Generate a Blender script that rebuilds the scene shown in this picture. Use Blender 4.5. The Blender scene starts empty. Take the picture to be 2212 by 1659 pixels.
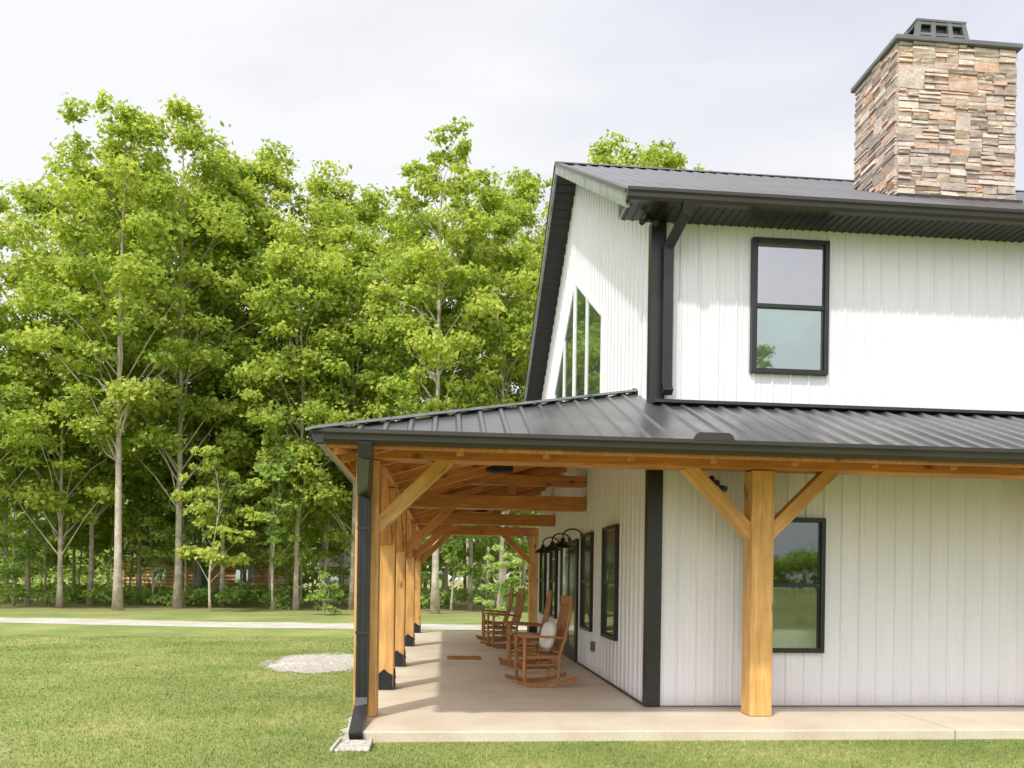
import bpy, math, random
import numpy as np
from mathutils import Vector, Matrix
rnd = random.Random(7)
sc = bpy.context.scene
col = sc.collection
sc.view_settings.view_transform = 'Standard'
sc.view_settings.look = 'None'
sc.view_settings.exposure = 0

# ------------------------------------------------------------ materials
def newmat(name):
    m = bpy.data.materials.new(name); m.use_nodes = True
    nt = m.node_tree
    b = nt.nodes['Principled BSDF']
    return m, nt, b
def N(nt, t, **kw):
    n = nt.nodes.new(t)
    for k, v in kw.items():
        if k in n.inputs: n.inputs[k].default_value = v
        else: setattr(n, k, v)
    return n
def ramp(nt, stops, interp='LINEAR'):
    r = nt.nodes.new('ShaderNodeValToRGB')
    r.color_ramp.interpolation = interp
    el = r.color_ramp.elements
    while len(el) < len(stops): el.new(0.5)
    for e, (p, c) in zip(el, stops):
        e.position = p; e.color = (c[0], c[1], c[2], 1)
    return r
def noise(nt, scale, detail=4, rough=.55, vec=None):
    n = nt.nodes.new('ShaderNodeTexNoise')
    n.inputs['Scale'].default_value = scale; n.inputs['Detail'].default_value = detail
    n.inputs['Roughness'].default_value = rough
    if vec is not None: nt.links.new(vec, n.inputs['Vector'])
    return n
def bump(nt, b, h, strength=.3, dist=.01):
    bp = nt.nodes.new('ShaderNodeBump')
    bp.inputs['Strength'].default_value = strength; bp.inputs['Distance'].default_value = dist
    nt.links.new(h, bp.inputs['Height']); nt.links.new(bp.outputs[0], b.inputs['Normal'])
def mixc(nt, f, a, b_, blend='MIX'):
    m = nt.nodes.new('ShaderNodeMix'); m.data_type = 'RGBA'; m.blend_type = blend
    for s, v in ((0, f), (6, a), (7, b_)):
        if isinstance(v, (int, float)): m.inputs[s].default_value = v
        elif isinstance(v, tuple): m.inputs[s].default_value = (*v, 1)
        else: nt.links.new(v, m.inputs[s])
    return m.outputs[2]

def mat_simple(name, c, rough=.5, metal=0., var=.15, scale=3., bs=.0, c2=None, spec=.5):
    m, nt, b = newmat(name)
    pos = nt.nodes.new('ShaderNodeNewGeometry').outputs['Position']
    n = noise(nt, scale, 5, .6, pos)
    lo = tuple(x*(1-var) for x in c); hi = c2 if c2 else tuple(x*(1+var) for x in c)
    r = ramp(nt, [(.3, lo), (.7, hi)])
    nt.links.new(n.outputs[0], r.inputs[0]); nt.links.new(r.outputs[0], b.inputs['Base Color'])
    b.inputs['Roughness'].default_value = rough; b.inputs['Metallic'].default_value = metal
    b.inputs['Specular IOR Level'].default_value = spec
    if bs:
        n2 = noise(nt, scale*12, 3, .6, pos); bump(nt, b, n2.outputs[0], bs, .01)
    return m

def mat_wood(name, dark, light, knots=True):
    m, nt, b = newmat(name)
    tc = nt.nodes.new('ShaderNodeTexCoord'); oi = nt.nodes.new('ShaderNodeObjectInfo')
    off = N(nt, 'ShaderNodeVectorMath', operation='SCALE'); 
    cmb = nt.nodes.new('ShaderNodeCombineXYZ')
    for i in range(3): nt.links.new(oi.outputs['Random'], cmb.inputs[i])
    nt.links.new(cmb.outputs[0], off.inputs[0]); off.inputs['Scale'].default_value = 37.
    add = N(nt, 'ShaderNodeVectorMath', operation='ADD')
    nt.links.new(tc.outputs['Object'], add.inputs[0]); nt.links.new(off.outputs[0], add.inputs[1])
    mp = nt.nodes.new('ShaderNodeMapping'); mp.inputs['Scale'].default_value = (14, 14, .9)
    nt.links.new(add.outputs[0], mp.inputs[0])
    n = noise(nt, 1.6, 6, .65, mp.outputs[0]); n.inputs['Distortion'].default_value = .6
    r = ramp(nt, [(.3, dark), (.5, tuple((a+c)/2 for a, c in zip(dark, light))), (.72, light)])
    nt.links.new(n.outputs[0], r.inputs[0])
    n2 = noise(nt, 1.3, 3, .6, add.outputs[0])
    r2 = ramp(nt, [(.3, (.72, .66, .56)), (.7, (1.12, 1.08, 1.0))])
    nt.links.new(n2.outputs[0], r2.inputs[0])
    c = mixc(nt, 1., r.outputs[0], r2.outputs[0], 'MULTIPLY')
    v = nt.nodes.new('ShaderNodeTexVoronoi'); v.inputs['Scale'].default_value = 1.0
    mp2 = nt.nodes.new('ShaderNodeMapping'); mp2.inputs['Scale'].default_value = (4, 4, 2)
    nt.links.new(add.outputs[0], mp2.inputs[0]); nt.links.new(mp2.outputs[0], v.inputs['Vector'])
    rk = ramp(nt, [(.06, (.30, .21, .15)), (.17, (1, 1, 1))])
    nt.links.new(v.outputs['Distance'], rk.inputs[0])
    c = mixc(nt, .85, c, rk.outputs[0], 'MULTIPLY')
    nt.links.new(c, b.inputs['Base Color'])
    b.inputs['Roughness'].default_value = .5
    bump(nt, b, n.outputs[0], .35, .01)
    return m

M = {}
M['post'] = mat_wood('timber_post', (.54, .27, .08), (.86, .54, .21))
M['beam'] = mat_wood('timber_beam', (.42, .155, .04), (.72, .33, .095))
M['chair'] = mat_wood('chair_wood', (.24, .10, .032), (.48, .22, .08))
M['black'] = mat_simple('black_metal', (.019, .018, .019), .36, 0, .2, 2.)
M['gutter'] = mat_simple('dark_gutter', (.036, .029, .026), .30, 0, .15, 2.)
M['fascia'] = mat_simple('fascia_metal', (.15, .155, .15), .35, .3, .2, 2.)
M['rake'] = mat_simple('rake_trim', (.32, .34, .32), .35, .3, .35, 4.)
M['bracket'] = mat_simple('bracket_metal', (.02, .02, .022), .5, .3, .2, 6.)
M['white'] = mat_simple('pillow_cloth', (.74, .71, .66), .9, 0, .08, 8., .2)
M['trimwhite'] = mat_simple('white_trim', (.74, .74, .75), .5, 0, .05, 4.)
M['room'] = mat_simple('room_paint', (.82, .79, .74), .8, 0, .05, 1.5)
M['roomwood'] = mat_simple('room_floor', (.42, .27, .15), .4, 0, .3, 6.)
M['sofa'] = mat_simple('sofa_cloth', (.80, .79, .74), .9, 0, .1, 5., .2)
M['books'] = mat_simple('book_covers', (.30, .24, .20), .7, 0, .6, 9.)

# white siding
m, nt, b = newmat('white_siding')
pos = nt.nodes.new('ShaderNodeNewGeometry').outputs['Position']
mp = nt.nodes.new('ShaderNodeMapping'); mp.inputs['Scale'].default_value = (2.5, 2.5, .35); nt.links.new(pos, mp.inputs[0])
n = noise(nt, 1.5, 5, .6, mp.outputs[0]); r = ramp(nt, [(.3, (.73, .72, .76)), (.7, (.78, .768, .80))])
nt.links.new(n.outputs[0], r.inputs[0])
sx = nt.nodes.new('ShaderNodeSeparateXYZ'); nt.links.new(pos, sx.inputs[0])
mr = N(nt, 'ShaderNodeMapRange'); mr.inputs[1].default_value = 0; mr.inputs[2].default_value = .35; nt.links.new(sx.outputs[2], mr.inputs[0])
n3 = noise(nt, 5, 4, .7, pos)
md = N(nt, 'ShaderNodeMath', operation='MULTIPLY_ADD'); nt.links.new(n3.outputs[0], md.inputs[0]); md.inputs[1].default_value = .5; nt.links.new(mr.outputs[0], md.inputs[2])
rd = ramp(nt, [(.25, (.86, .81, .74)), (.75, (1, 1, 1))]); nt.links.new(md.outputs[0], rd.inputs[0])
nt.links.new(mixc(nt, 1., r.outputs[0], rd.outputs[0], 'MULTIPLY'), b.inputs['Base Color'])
b.inputs['Roughness'].default_value = .42
n4 = noise(nt, 1.6, 2, .5, pos); bump(nt, b, n4.outputs[0], .10, .02)
M['siding'] = m
# metal roof
m, nt, b = newmat('metal_roof')
pos = nt.nodes.new('ShaderNodeNewGeometry').outputs['Position']
n = noise(nt, .8, 4, .5, pos); r = ramp(nt, [(.3, (.165, .16, .163)), (.7, (.215, .21, .213))])
nt.links.new(n.outputs[0], r.inputs[0]); nt.links.new(r.outputs[0], b.inputs['Base Color'])
n2 = noise(nt, 2, 3, .5, pos); r2 = ramp(nt, [(.3, (.26,)*3), (.7, (.36,)*3)]); nt.links.new(n2.outputs[0], r2.inputs[0])
nt.links.new(r2.outputs[0], b.inputs['Roughness']); b.inputs['Metallic'].default_value = .72
bump(nt, b, n.outputs[0], .06, .02)
M['roof'] = m
# concrete
m, nt, b = newmat('porch_concrete')
pos = nt.nodes.new('ShaderNodeNewGeometry').outputs['Position']
n = noise(nt, 1.1, 8, .62, pos); r = ramp(nt, [(.3, (.57, .475, .36)), (.5, (.65, .56, .44)), (.7, (.72, .64, .53))])
nt.links.new(n.outputs[0], r.inputs[0])
sx = nt.nodes.new('ShaderNodeSeparateXYZ'); nt.links.new(pos, sx.inputs[0])
def joint(o, off, per):
    a = N(nt, 'ShaderNodeMath', operation='ADD'); nt.links.new(o, a.inputs[0]); a.inputs[1].default_value = off
    p = N(nt, 'ShaderNodeMath', operation='PINGPONG'); nt.links.new(a.outputs[0], p.inputs[0]); p.inputs[1].default_value = per/2
    l = N(nt, 'ShaderNodeMath', operation='GREATER_THAN'); nt.links.new(p.outputs[0], l.inputs[0]); l.inputs[1].default_value = .008
    return l.outputs[0]
mi = N(nt, 'ShaderNodeMath', operation='MINIMUM')
nt.links.new(joint(sx.outputs[1], -10.2, 1.45), mi.inputs[0]); nt.links.new(joint(sx.outputs[0], -5.3, 2.9*3), mi.inputs[1])
rj = ramp(nt, [(0, (.5, .46, .42)), (1, (1, 1, 1))]); nt.links.new(mi.outputs[0], rj.inputs[0])
n2 = noise(nt, 60, 3, .6, pos); rr = ramp(nt, [(.3, (.88, .88, .88)), (.7, (1.05, 1.05, 1.05))]); nt.links.new(n2.outputs[0], rr.inputs[0])
c = mixc(nt, 1., r.outputs[0], rj.outputs[0], 'MULTIPLY'); c = mixc(nt, 1., c, rr.outputs[0], 'MULTIPLY')
nt.links.new(c, b.inputs['Base Color']); b.inputs['Roughness'].default_value = .5
bump(nt, b, n2.outputs[0], .2, .004)
M['concrete'] = m
# stone
m, nt, b = newmat('ledge_stone')
g = nt.nodes.new('ShaderNodeNewGeometry')
r = ramp(nt, [(0, (.34, .28, .26)), (.10, (.52, .43, .38)), (.26, (.63, .52, .45)), (.40, (.45, .38, .35)), (.52, (.70, .58, .49)), (.64, (.70, .48, .37)), (.76, (.54, .47, .43)), (.88, (.78, .67, .57)), (1, (.72, .44, .31))])
nt.links.new(g.outputs['Random Per Island'], r.inputs[0])
n = noise(nt, 7, 9, .75, g.outputs['Position']); rr = ramp(nt, [(.3, (.64, .62, .62)), (.5, (.97, .95, .95)), (.7, (1.2, 1.18, 1.16))]); nt.links.new(n.outputs[0], rr.inputs[0])
nt.links.new(mixc(nt, 1., r.outputs[0], rr.outputs[0], 'MULTIPLY'), b.inputs['Base Color'])
b.inputs['Roughness'].default_value = .9
n2 = noise(nt, 22, 6, .7, g.outputs['Position']); bump(nt, b, n2.outputs[0], .9, .03)
M['stone'] = m
# glass pane
def mat_glass(name, fac, tint, dark, see=False):
    m, nt, b = newmat(name)
    pos = nt.nodes.new('ShaderNodeNewGeometry').outputs['Position']
    n = noise(nt, 2.0, 3, .5, pos); r = ramp(nt, [(.35, dark), (.7, tuple(x*3+.01 for x in dark))]); nt.links.new(n.outputs[0], r.inputs[0])
    nt.links.new(r.outputs[0], b.inputs['Base Color']); b.inputs['Roughness'].default_value = .3
    gl = nt.nodes.new('ShaderNodeBsdfGlossy'); gl.inputs['Roughness'].default_value = .02
    gl.inputs['Color'].default_value = (*tint, 1)
    n2 = noise(nt, .9, 1, .4, pos)
    bp = nt.nodes.new('ShaderNodeBump'); bp.inputs['Strength'].default_value = .12; bp.inputs['Distance'].default_value = .02
    nt.links.new(n2.outputs[0], bp.inputs['Height']); nt.links.new(bp.outputs[0], gl.inputs['Normal'])
    mx = nt.nodes.new('ShaderNodeMixShader'); mx.inputs[0].default_value = fac
    if see:
        t = nt.nodes.new('ShaderNodeBsdfTransparent'); t.inputs[0].default_value = (.92, .95, .92, 1)
        nt.links.new(t.outputs[0], mx.inputs[1])
    else: nt.links.new(b.outputs[0], mx.inputs[1])
    nt.links.new(gl.outputs[0], mx.inputs[2])
    nt.links.new(mx.outputs[0], nt.nodes['Material Output'].inputs[0])
    return m
M['glass'] = mat_glass('window_glass', .46, (.76, .90, .82), (.02, .03, .026))
M['glass_grey'] = mat_glass('screened_glass', .42, (.92, .91, .89), (.03, .03, .032))
M['glass_dark'] = mat_glass('dark_glass', .42, (.85, .95, .85), (.02, .02, .015))
M['glass_see'] = mat_glass('clear_glass', .13, (.9, .95, .9), (0,0,0), True)
# leaves
def mat_leaf(name, stops, transl=.45):
    m, nt, b = newmat(name)
    nt.nodes.remove(b)
    g = nt.nodes.new('ShaderNodeNewGeometry')
    n = noise(nt, .5, 3, .6, g.outputs['Position'])
    ma = N(nt, 'ShaderNodeMath', operation='MULTIPLY_ADD'); nt.links.new(g.outputs['Random Per Island'], ma.inputs[0]); ma.inputs[1].default_value = .45
    sb = N(nt, 'ShaderNodeMath', operation='SUBTRACT'); nt.links.new(n.outputs[0], sb.inputs[0]); sb.inputs[1].default_value = .2
    nt.links.new(sb.outputs[0], ma.inputs[2])
    r = ramp(nt, stops); nt.links.new(ma.outputs[0], r.inputs[0])
    d = nt.nodes.new('ShaderNodeBsdfDiffuse'); t = nt.nodes.new('ShaderNodeBsdfTranslucent')
    nt.links.new(r.outputs[0], d.inputs[0])
    nt.links.new(mixc(nt, 1., r.outputs[0], (1.45, 1.38, .65), 'MULTIPLY'), t.inputs[0])
    mx = nt.nodes.new('ShaderNodeMixShader'); mx.inputs[0].default_value = transl
    nt.links.new(d.outputs[0], mx.inputs[1]); nt.links.new(t.outputs[0], mx.inputs[2])
    nt.links.new(mx.outputs[0], nt.nodes['Material Output'].inputs[0])
    return m
M['leaf'] = mat_leaf('sunny_leaves', [(.1, (.17, .27, .055)), (.4, (.31, .42, .08)), (.65, (.45, .53, .11)), (.9, (.64, .64, .20))])
M['leafdeep'] = mat_leaf('deep_leaves', [(.1, (.18, .29, .08)), (.5, (.30, .43, .11)), (.9, (.46, .56, .17))])
M['leafbright'] = mat_leaf('bright_leaves', [(.1, (.24, .36, .11)), (.5, (.38, .52, .17)), (.9, (.54, .62, .26))])
M['bark'] = mat_simple('pale_bark', (.50, .43, .35), .9, 0, .4, 3., .8)
# grass
def grass_nodes(name, island):
    m, nt, b = newmat(name)
    g = nt.nodes.new('ShaderNodeNewGeometry'); pos = g.outputs['Position']
    n = noise(nt, .45, 6, .62, pos)
    r = ramp(nt, [(.3, (.175, .225, .068)), (.5, (.25, .29, .095)), (.7, (.36, .355, .15))])
    nt.links.new(n.outputs[0], r.inputs[0])
    n2 = noise(nt, 14, 6, .75, pos); r2 = ramp(nt, [(.3, (.68, .74, .68)), (.7, (1.22, 1.18, 1.18))]); nt.links.new(n2.outputs[0], r2.inputs[0])
    c = mixc(nt, 1., r.outputs[0], r2.outputs[0], 'MULTIPLY')
    if island:
        r3 = ramp(nt, [(0, (.75, .85, .65)), (.7, (1.15, 1.15, 1.0)), (1, (1.7, 1.5, 1.4))]); nt.links.new(g.outputs['Random Per Island'], r3.inputs[0])
        c = mixc(nt, 1., c, r3.outputs[0], 'MULTIPLY')
    else:
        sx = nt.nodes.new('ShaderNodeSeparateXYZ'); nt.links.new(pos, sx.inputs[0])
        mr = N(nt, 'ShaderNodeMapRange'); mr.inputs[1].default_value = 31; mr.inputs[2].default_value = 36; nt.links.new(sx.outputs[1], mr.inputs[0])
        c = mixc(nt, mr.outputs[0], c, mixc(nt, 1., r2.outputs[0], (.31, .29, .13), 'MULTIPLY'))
        n5 = noise(nt, 90, 3, .7, pos); bump(nt, b, n5.outputs[0], .6, .02)
    nt.links.new(c, b.inputs['Base Color']); b.inputs['Roughness'].default_value = .85
    b.inputs['Specular IOR Level'].default_value = .15
    return m
M['ground'] = grass_nodes('lawn_ground', False); M['grass'] = grass_nodes('grass_blades', True)
# gravel
m, nt, b = newmat('gravel')
pos = nt.nodes.new('ShaderNodeNewGeometry').outputs['Position']
v = nt.nodes.new('ShaderNodeTexVoronoi'); v.inputs['Scale'].default_value = 42; nt.links.new(pos, v.inputs['Vector'])
r = ramp(nt, [(0, (.38, .35, .315)), (.5, (.56, .525, .48)), (1, (.74, .70, .65))]); nt.links.new(v.outputs['Color'], r.inputs[0])
n = noise(nt, .8, 4, .6, pos); rr = ramp(nt, [(.35, (.80, .78, .68)), (.65, (1, 1, 1))]); nt.links.new(n.outputs[0], rr.inputs[0])
nt.links.new(mixc(nt, 1., r.outputs[0], rr.outputs[0], 'MULTIPLY'), b.inputs['Base Color']); b.inputs['Roughness'].default_value = .95
bump(nt, b, v.outputs['Distance'], .7, .02)
M['gravel'] = m
M['log'] = mat_simple('log_wall', (.60, .33, .18), .8, 0, .3, 2., 0, (.84, .55, .34))
M['farroof'] = mat_simple('shingle_roof', (.15, .17, .10), .9, 0, .3, 2.)
M['farwhite'] = mat_simple('far_siding', (.70, .70, .68), .7, 0, .1, 2.)
M['greendoor'] = mat_simple('green_door_paint', (.03, .16, .11), .5, 0, .1, 2.)

# ------------------------------------------------------------ mesh helpers
class MB:
    def __init__(s): s.v = []; s.f = []
    def box(s, x0, x1, y0, y1, z0, z1):
        i = len(s.v)
        s.v += [(x0,y0,z0),(x1,y0,z0),(x1,y1,z0),(x0,y1,z0),(x0,y0,z1),(x1,y0,z1),(x1,y1,z1),(x0,y1,z1)]
        s.f += [(i,i+3,i+2,i+1),(i+4,i+5,i+6,i+7),(i,i+1,i+5,i+4),(i+1,i+2,i+6,i+5),(i+2,i+3,i+7,i+6),(i+3,i,i+4,i+7)]
    def hexa(s, pts):
        i = len(s.v); s.v += [tuple(p) for p in pts]
        s.f += [(i,i+3,i+2,i+1),(i+4,i+5,i+6,i+7),(i,i+1,i+5,i+4),(i+1,i+2,i+6,i+5),(i+2,i+3,i+7,i+6),(i+3,i,i+4,i+7)]
    def bar(s, p0, p1, w, h, up=(0,0,1)):
        p0 = Vector(p0); p1 = Vector(p1); d = (p1-p0).normalized(); up = Vector(up)
        if abs(d.dot(up)) > .98: up = Vector((1,0,0))
        a = d.cross(up).normalized()*w/2; b_ = a.cross(d).normalized()*h/2
        s.hexa([p0-a-b_, p0+a-b_, p0+a+b_, p0-a+b_, p1-a-b_, p1+a-b_, p1+a+b_, p1-a+b_])
    def tube(s, pts, rads, n=8, cap=True):
        pts = [Vector(p) for p in pts]; i0 = len(s.v)
        ref = Vector((.31, .95, .1)).normalized()
        for k, p in enumerate(pts):
            d = (pts[min(k+1, len(pts)-1)] - pts[max(k-1, 0)]).normalized()
            a = d.cross(ref)
            if a.length < .05: a = d.cross(Vector((1,0,0)))
            a.normalize(); b_ = d.cross(a)
            for j in range(n):
                t = 2*math.pi*j/n
                s.v.append(tuple(p + (a*math.cos(t) + b_*math.sin(t))*rads[k]))
        for k in range(len(pts)-1):
            for j in range(n):
                a = i0+k*n+j; b_ = i0+k*n+(j+1) % n
                s.f.append((a, b_, b_+n, a+n))
        if cap:
            s.f.append(tuple(i0+j for j in reversed(range(n)))); s.f.append(tuple(i0+(len(pts)-1)*n+j for j in range(n)))
    def poly(s, pts):
        i = len(s.v); s.v += [tuple(p) for p in pts]; s.f.append(tuple(range(i, i+len(pts))))
    def extrude_profile(s, prof, p0, p1, U, V):
        i = len(s.v); n = len(prof); U = Vector(U); V = Vector(V)
        for P in (Vector(p0), Vector(p1)):
            for u, v in prof: s.v.append(tuple(P+U*u+V*v))
        for j in range(n):
            k = (j+1) % n; s.f.append((i+j, i+k, i+n+k, i+n+j))
        s.f.append(tuple(i+j for j in reversed(range(n)))); s.f.append(tuple(i+n+j for j in range(n)))
    def ribs(s, fpos, a0, a1, pitch, h, wtop, wbot, extra=(), minor=0., org=None):
        st = [(a0, 0.), (a1, 0.)] + [(e, 0.) for e in extra]
        c = (a0 if org is None else org) + pitch/2
        while c + wbot/2 < a1:
            if c - wbot/2 > a0: st += [(c-wbot/2, 0.), (c-wtop/2, h), (c+wtop/2, h), (c+wbot/2, 0.)]
            if minor:
                for q in (c+pitch/3, c+2*pitch/3):
                    if q+.02 < a1 and q-.02 > a0: st += [(q-.012, 0.), (q-.005, minor), (q+.005, minor), (q+.012, 0.)]
            c += pitch
        st.sort(); prev = None
        for a, hh in st:
            P = fpos(a, hh); i = len(s.v); s.v += [tuple(P[0]), tuple(P[1])]
            if prev is not None: s.f.append((prev, i, i+1, prev+1))
            prev = i
    def obj(s, name, mat, parent=None, smooth=False, bevel=0):
        me = bpy.data.meshes.new(name); me.from_pydata(s.v, [], s.f); me.update()
        if mat: me.materials.append(mat)
        if smooth:
            for p in me.polygons: p.use_smooth = True
        return link(name, me, parent, bevel)
def link(name, me, parent=None, bevel=0):
    o = bpy.data.objects.new(name, me); col.objects.link(o)
    if parent: setp(o, parent)
    if bevel:
        b = o.modifiers.new('bevel', 'BEVEL'); b.width = bevel; b.segments = 2; b.limit_method = 'ANGLE'
    return o
def setp(o, p):
    o.parent = p
    Mw = wm(p); o.matrix_parent_inverse = Mw.inverted()
def wm(o):
    m = Matrix.LocRotScale(o.location, o.rotation_euler, o.scale)
    if o.parent: return wm(o.parent) @ o.matrix_parent_inverse @ m
    return m
def tag(o, label, cat, group=None):
    o['label'] = label; o['category'] = cat
    if group: o['group'] = group
def empty(name, loc, label, cat, group=None):
    o = bpy.data.objects.new(name, None); col.objects.link(o); o.location = loc; o.empty_display_size = .3
    tag(o, label, cat, group); return o
def timber(name, p0, p1, w, h, mat, parent, bevel=.012, up=(0,0,1)):
    p0 = Vector(p0); p1 = Vector(p1); L = (p1-p0).length
    mb = MB(); mb.box(-w/2, w/2, -h/2, h/2, -L/2, L/2)
    o = mb.obj(name, mat, None, bevel=bevel)
    d = (p1-p0).normalized(); u = Vector(up)
    if abs(d.dot(u)) > .98: u = Vector((0,1,0))
    x = u.cross(d).normalized(); y = d.cross(x)
    R = Matrix((x, y, d)).transposed()
    o.rotation_euler = R.to_euler(); o.location = (p0+p1)/2
    if parent: setp(o, parent)
    return o

# ------------------------------------------------------------ dimensions
CX, CY = 2.41, 8.87; BY = 19.73; XR = 14.0
EX, EY, EZ = -1.24, 6.95, 2.80; SF, SS = .425, .304
def zf(y): return EZ + SF*(y-EY)
def zs(x): return EZ + SS*(x-EX)
def hipY(x): return EY + (x-EX)*SS/SF
def hipX(y): return EX + (y-EY)*SF/SS
PEND = 21.8; SY = 7.46
RX, RY0, RZ0, RYR, RS = 1.98, 8.42, 5.90, 14.3, .595
def zr(y): return RZ0 + RS*(y-RY0) if y <= RYR else RZ0 + RS*(2*RYR-y-RY0)

# ------------------------------------------------------------ ground
mb = MB(); mb.poly([(-700,-300,-.1),(700,-300,-.1),(700,900,-.1),(-700,900,-.1)])
o = mb.obj('ground', M['ground']); o['kind'] = 'structure'
mb = MB(); 
xs = np.linspace(-70, 45, 120); prev = None
for x in xs:
    yc = 25.1-.088*x + .3*math.sin(x*.3); a = yc-1.4+rnd.uniform(-.15,.15); b_ = yc+1.4+rnd.uniform(-.3,.3)
    i = len(mb.v); mb.v += [(x,a,-.095),(x,b_,-.095)]
    if prev is not None: mb.f.append((prev,i,i+1,prev+1))
    prev = i
o = mb.obj('road', M['gravel']); o['kind'] = 'structure'
GPX, GPY, GRX, GRY = -2.2, 14.4, 1.0, 1.5
r_ = random.Random(3); pts = []
for k in range(80):
    t = 2*math.pi*k/80; q = 1+.10*math.sin(3*t+1)+.06*math.sin(5*t+2)+.04*math.sin(11*t)+r_.uniform(-.03,.03)
    pts.append((GPX+GRX*q*math.cos(t), GPY+GRY*q*math.sin(t), -.094))
mb = MB(); mb.poly(pts); o = mb.obj('gravel_path', M['gravel']); o['kind'] = 'structure'
mb = MB(); ys = np.linspace(7.5, 22, 90); prev = None
for y in ys:
    i = len(mb.v); mb.v += [(-.8,y,-.091),(-.97-rnd.uniform(0,.12),y,-.091)]
    if prev is not None: mb.f.append((prev,i,i+1,prev+1))
    prev = i
o = mb.obj('gravel_verge', M['gravel']); o['kind'] = 'structure'
def stones(name, n, fn, smin, smax, seed):
    rs = np.random.RandomState(seed); V = []; F = []
    base = np.array([(1,0,0),(-1,0,0),(0,1,0),(0,-1,0),(0,0,1),(0,0,-1)], float)
    fc = [(0,2,4),(2,1,4),(1,3,4),(3,0,4),(2,0,5),(1,2,5),(3,1,5),(0,3,5)]
    for k in range(n):
        x, y = fn(rs); s = rs.uniform(smin, smax); a = rs.uniform(0,6.3); c, d = math.cos(a), math.sin(a)
        P = base*np.array([s, s*.8, s*.55])*rs.uniform(.7,1.3,(6,1)); P = P@np.array([[c,-d,0],[d,c,0],[0,0,1]])
        i = len(V); V += (P+[x,y,-.09]).tolist(); F += [tuple(i+q for q in f) for f in fc]
    mb = MB(); mb.v = V; mb.f = F; o = mb.obj(name, M['gravel']); o['kind'] = 'stuff'; return o
def f1(rs):
    t = rs.uniform(0,6.3); q = math.sqrt(rs.uniform(0,1.3)); return GPX+GRX*q*math.cos(t), GPY+GRY*q*math.sin(t)
stones('gravel_stones', 2400, f1, .008, .02, 5)
stones('gravel_pebbles', 500, lambda rs: (-.89-abs(rs.normal(0,.09)), rs.uniform(7.4, 13)), .006, .014, 6)
mb = MB(); L = [(-.88,SY),(14.6,SY),(14.6,8.95),(2.5,8.95),(2.5,PEND-.1),(-.88,PEND-.1)]
n = len(L); mb.v = [(x,y,-.2) for x,y in L]+[(x,y,0) for x,y in L]
mb.f = [tuple(range(n,2*n))]+[(i,(i+1)%n,n+(i+1)%n,n+i) for i in range(n)]
o = mb.obj('patio', M['concrete'], bevel=.012); o['kind'] = 'structure'

# ------------------------------------------------------------ farmhouse
H = empty('farmhouse', (8, 14, 0), 'white metal sided farmhouse with black roof, stone chimney and timber porch', 'house')
WX0, WX1, WZ0, WZ1 = 3.61, 4.57, .66, 2.29
hx0, hx1, hz0, hz1 = WX0+.03, WX1-.03, WZ0+.03, WZ1-.03
dx0, dx1, dz1 = 8.4, 11.6, 2.3      # unseen glazed opening, added to let daylight into the room
mb = MB()
kw = dict(pitch=.2286, h=.019, wtop=.016, wbot=.042, minor=.004, org=CX)
for a0,a1,z0,z1 in ((CX,hx0,.005,5.8),(hx0,hx1,.005,hz0),(hx0,hx1,hz1,5.8),(hx1,dx0,.005,5.8),(dx0,dx1,dz1,5.8),(dx1,XR,.005,5.8)):
    mb.ribs(lambda a,h,z0=z0,z1=z1: ((a, CY-h, z0), (a, CY-h, z1)), a0, a1, **kw)
ztop = lambda y: zr(y)-.13
mb.ribs(lambda a,h: ((CX-h, a, 0.005), (CX-h, a, ztop(a))), CY, BY, .2286, .015, .016, .038, extra=(RYR,), minor=.003)
mb.poly([(CX,BY,0),(XR,BY,0),(XR,BY,5.8),(CX,BY,5.8)])
mb.poly([(XR,CY,0),(XR,BY,0),(XR,BY,ztop(BY)),(XR,RYR,ztop(RYR)),(XR,CY,ztop(CY))])
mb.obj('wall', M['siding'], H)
mb = MB()
x0,x1,y0,y1,z0,z1 = CX+.1, 12.2, CY+.03, 12.0, .02, 2.7
mb.poly([(x0,y1,z0),(x1,y1,z0),(x1,y1,z1),(x0,y1,z1)]); mb.poly([(x0,y0,z0),(x0,y1,z0),(x0,y1,z1),(x0,y0,z1)]); mb.poly([(x1,y0,z0),(x1,y1,z0),(x1,y1,z1),(x1,y0,z1)]); mb.poly([(x0,y0,z1),(x1,y0,z1),(x1,y1,z1),(x0,y1,z1)])
for a0,a1,b0,b1 in ((x0,hx0,z0,z1),(hx1,dx0,z0,z1),(hx0,hx1,z0,hz0),(hx0,hx1,hz1,z1),(dx0,dx1,dz1,z1),(dx1,x1,z0,z1)): mb.poly([(a0,y0,b0),(a1,y0,b0),(a1,y0,b1),(a0,y0,b1)])
mb.obj('room', M['room'], H)
mb = MB(); mb.poly([(x0,y0,z0+.003),(x1,y0,z0+.003),(x1,y1,z0+.003),(x0,y1,z0+.003)]); mb.obj('room_floor', M['roomwood'], H)
SFA = empty('sofa', (4.6,9.6,.02), 'pale cloth sofa inside by the ground floor window', 'sofa')
mb = MB(); mb.box(3.75,5.5,9.25,10.0,.12,.5); mb.obj('seat', M['sofa'], SFA, bevel=.05)
mb = MB(); mb.box(3.75,5.5,9.12,9.30,.12,.92); mb.obj('backrest', M['sofa'], SFA, bevel=.06)
for a in (3.6,5.5):
    mb = MB(); mb.box(a,a+.16,9.12,10.0,.1,.66); mb.obj('armrest', M['sofa'], SFA, bevel=.04)
for a in (3.66,5.58):
    for b_ in (9.2,9.9):
        mb = MB(); mb.tube([(a,b_,.024),(a,b_,.13)],[.02,.03],8); mb.obj('foot', M['chair'], SFA)
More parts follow.
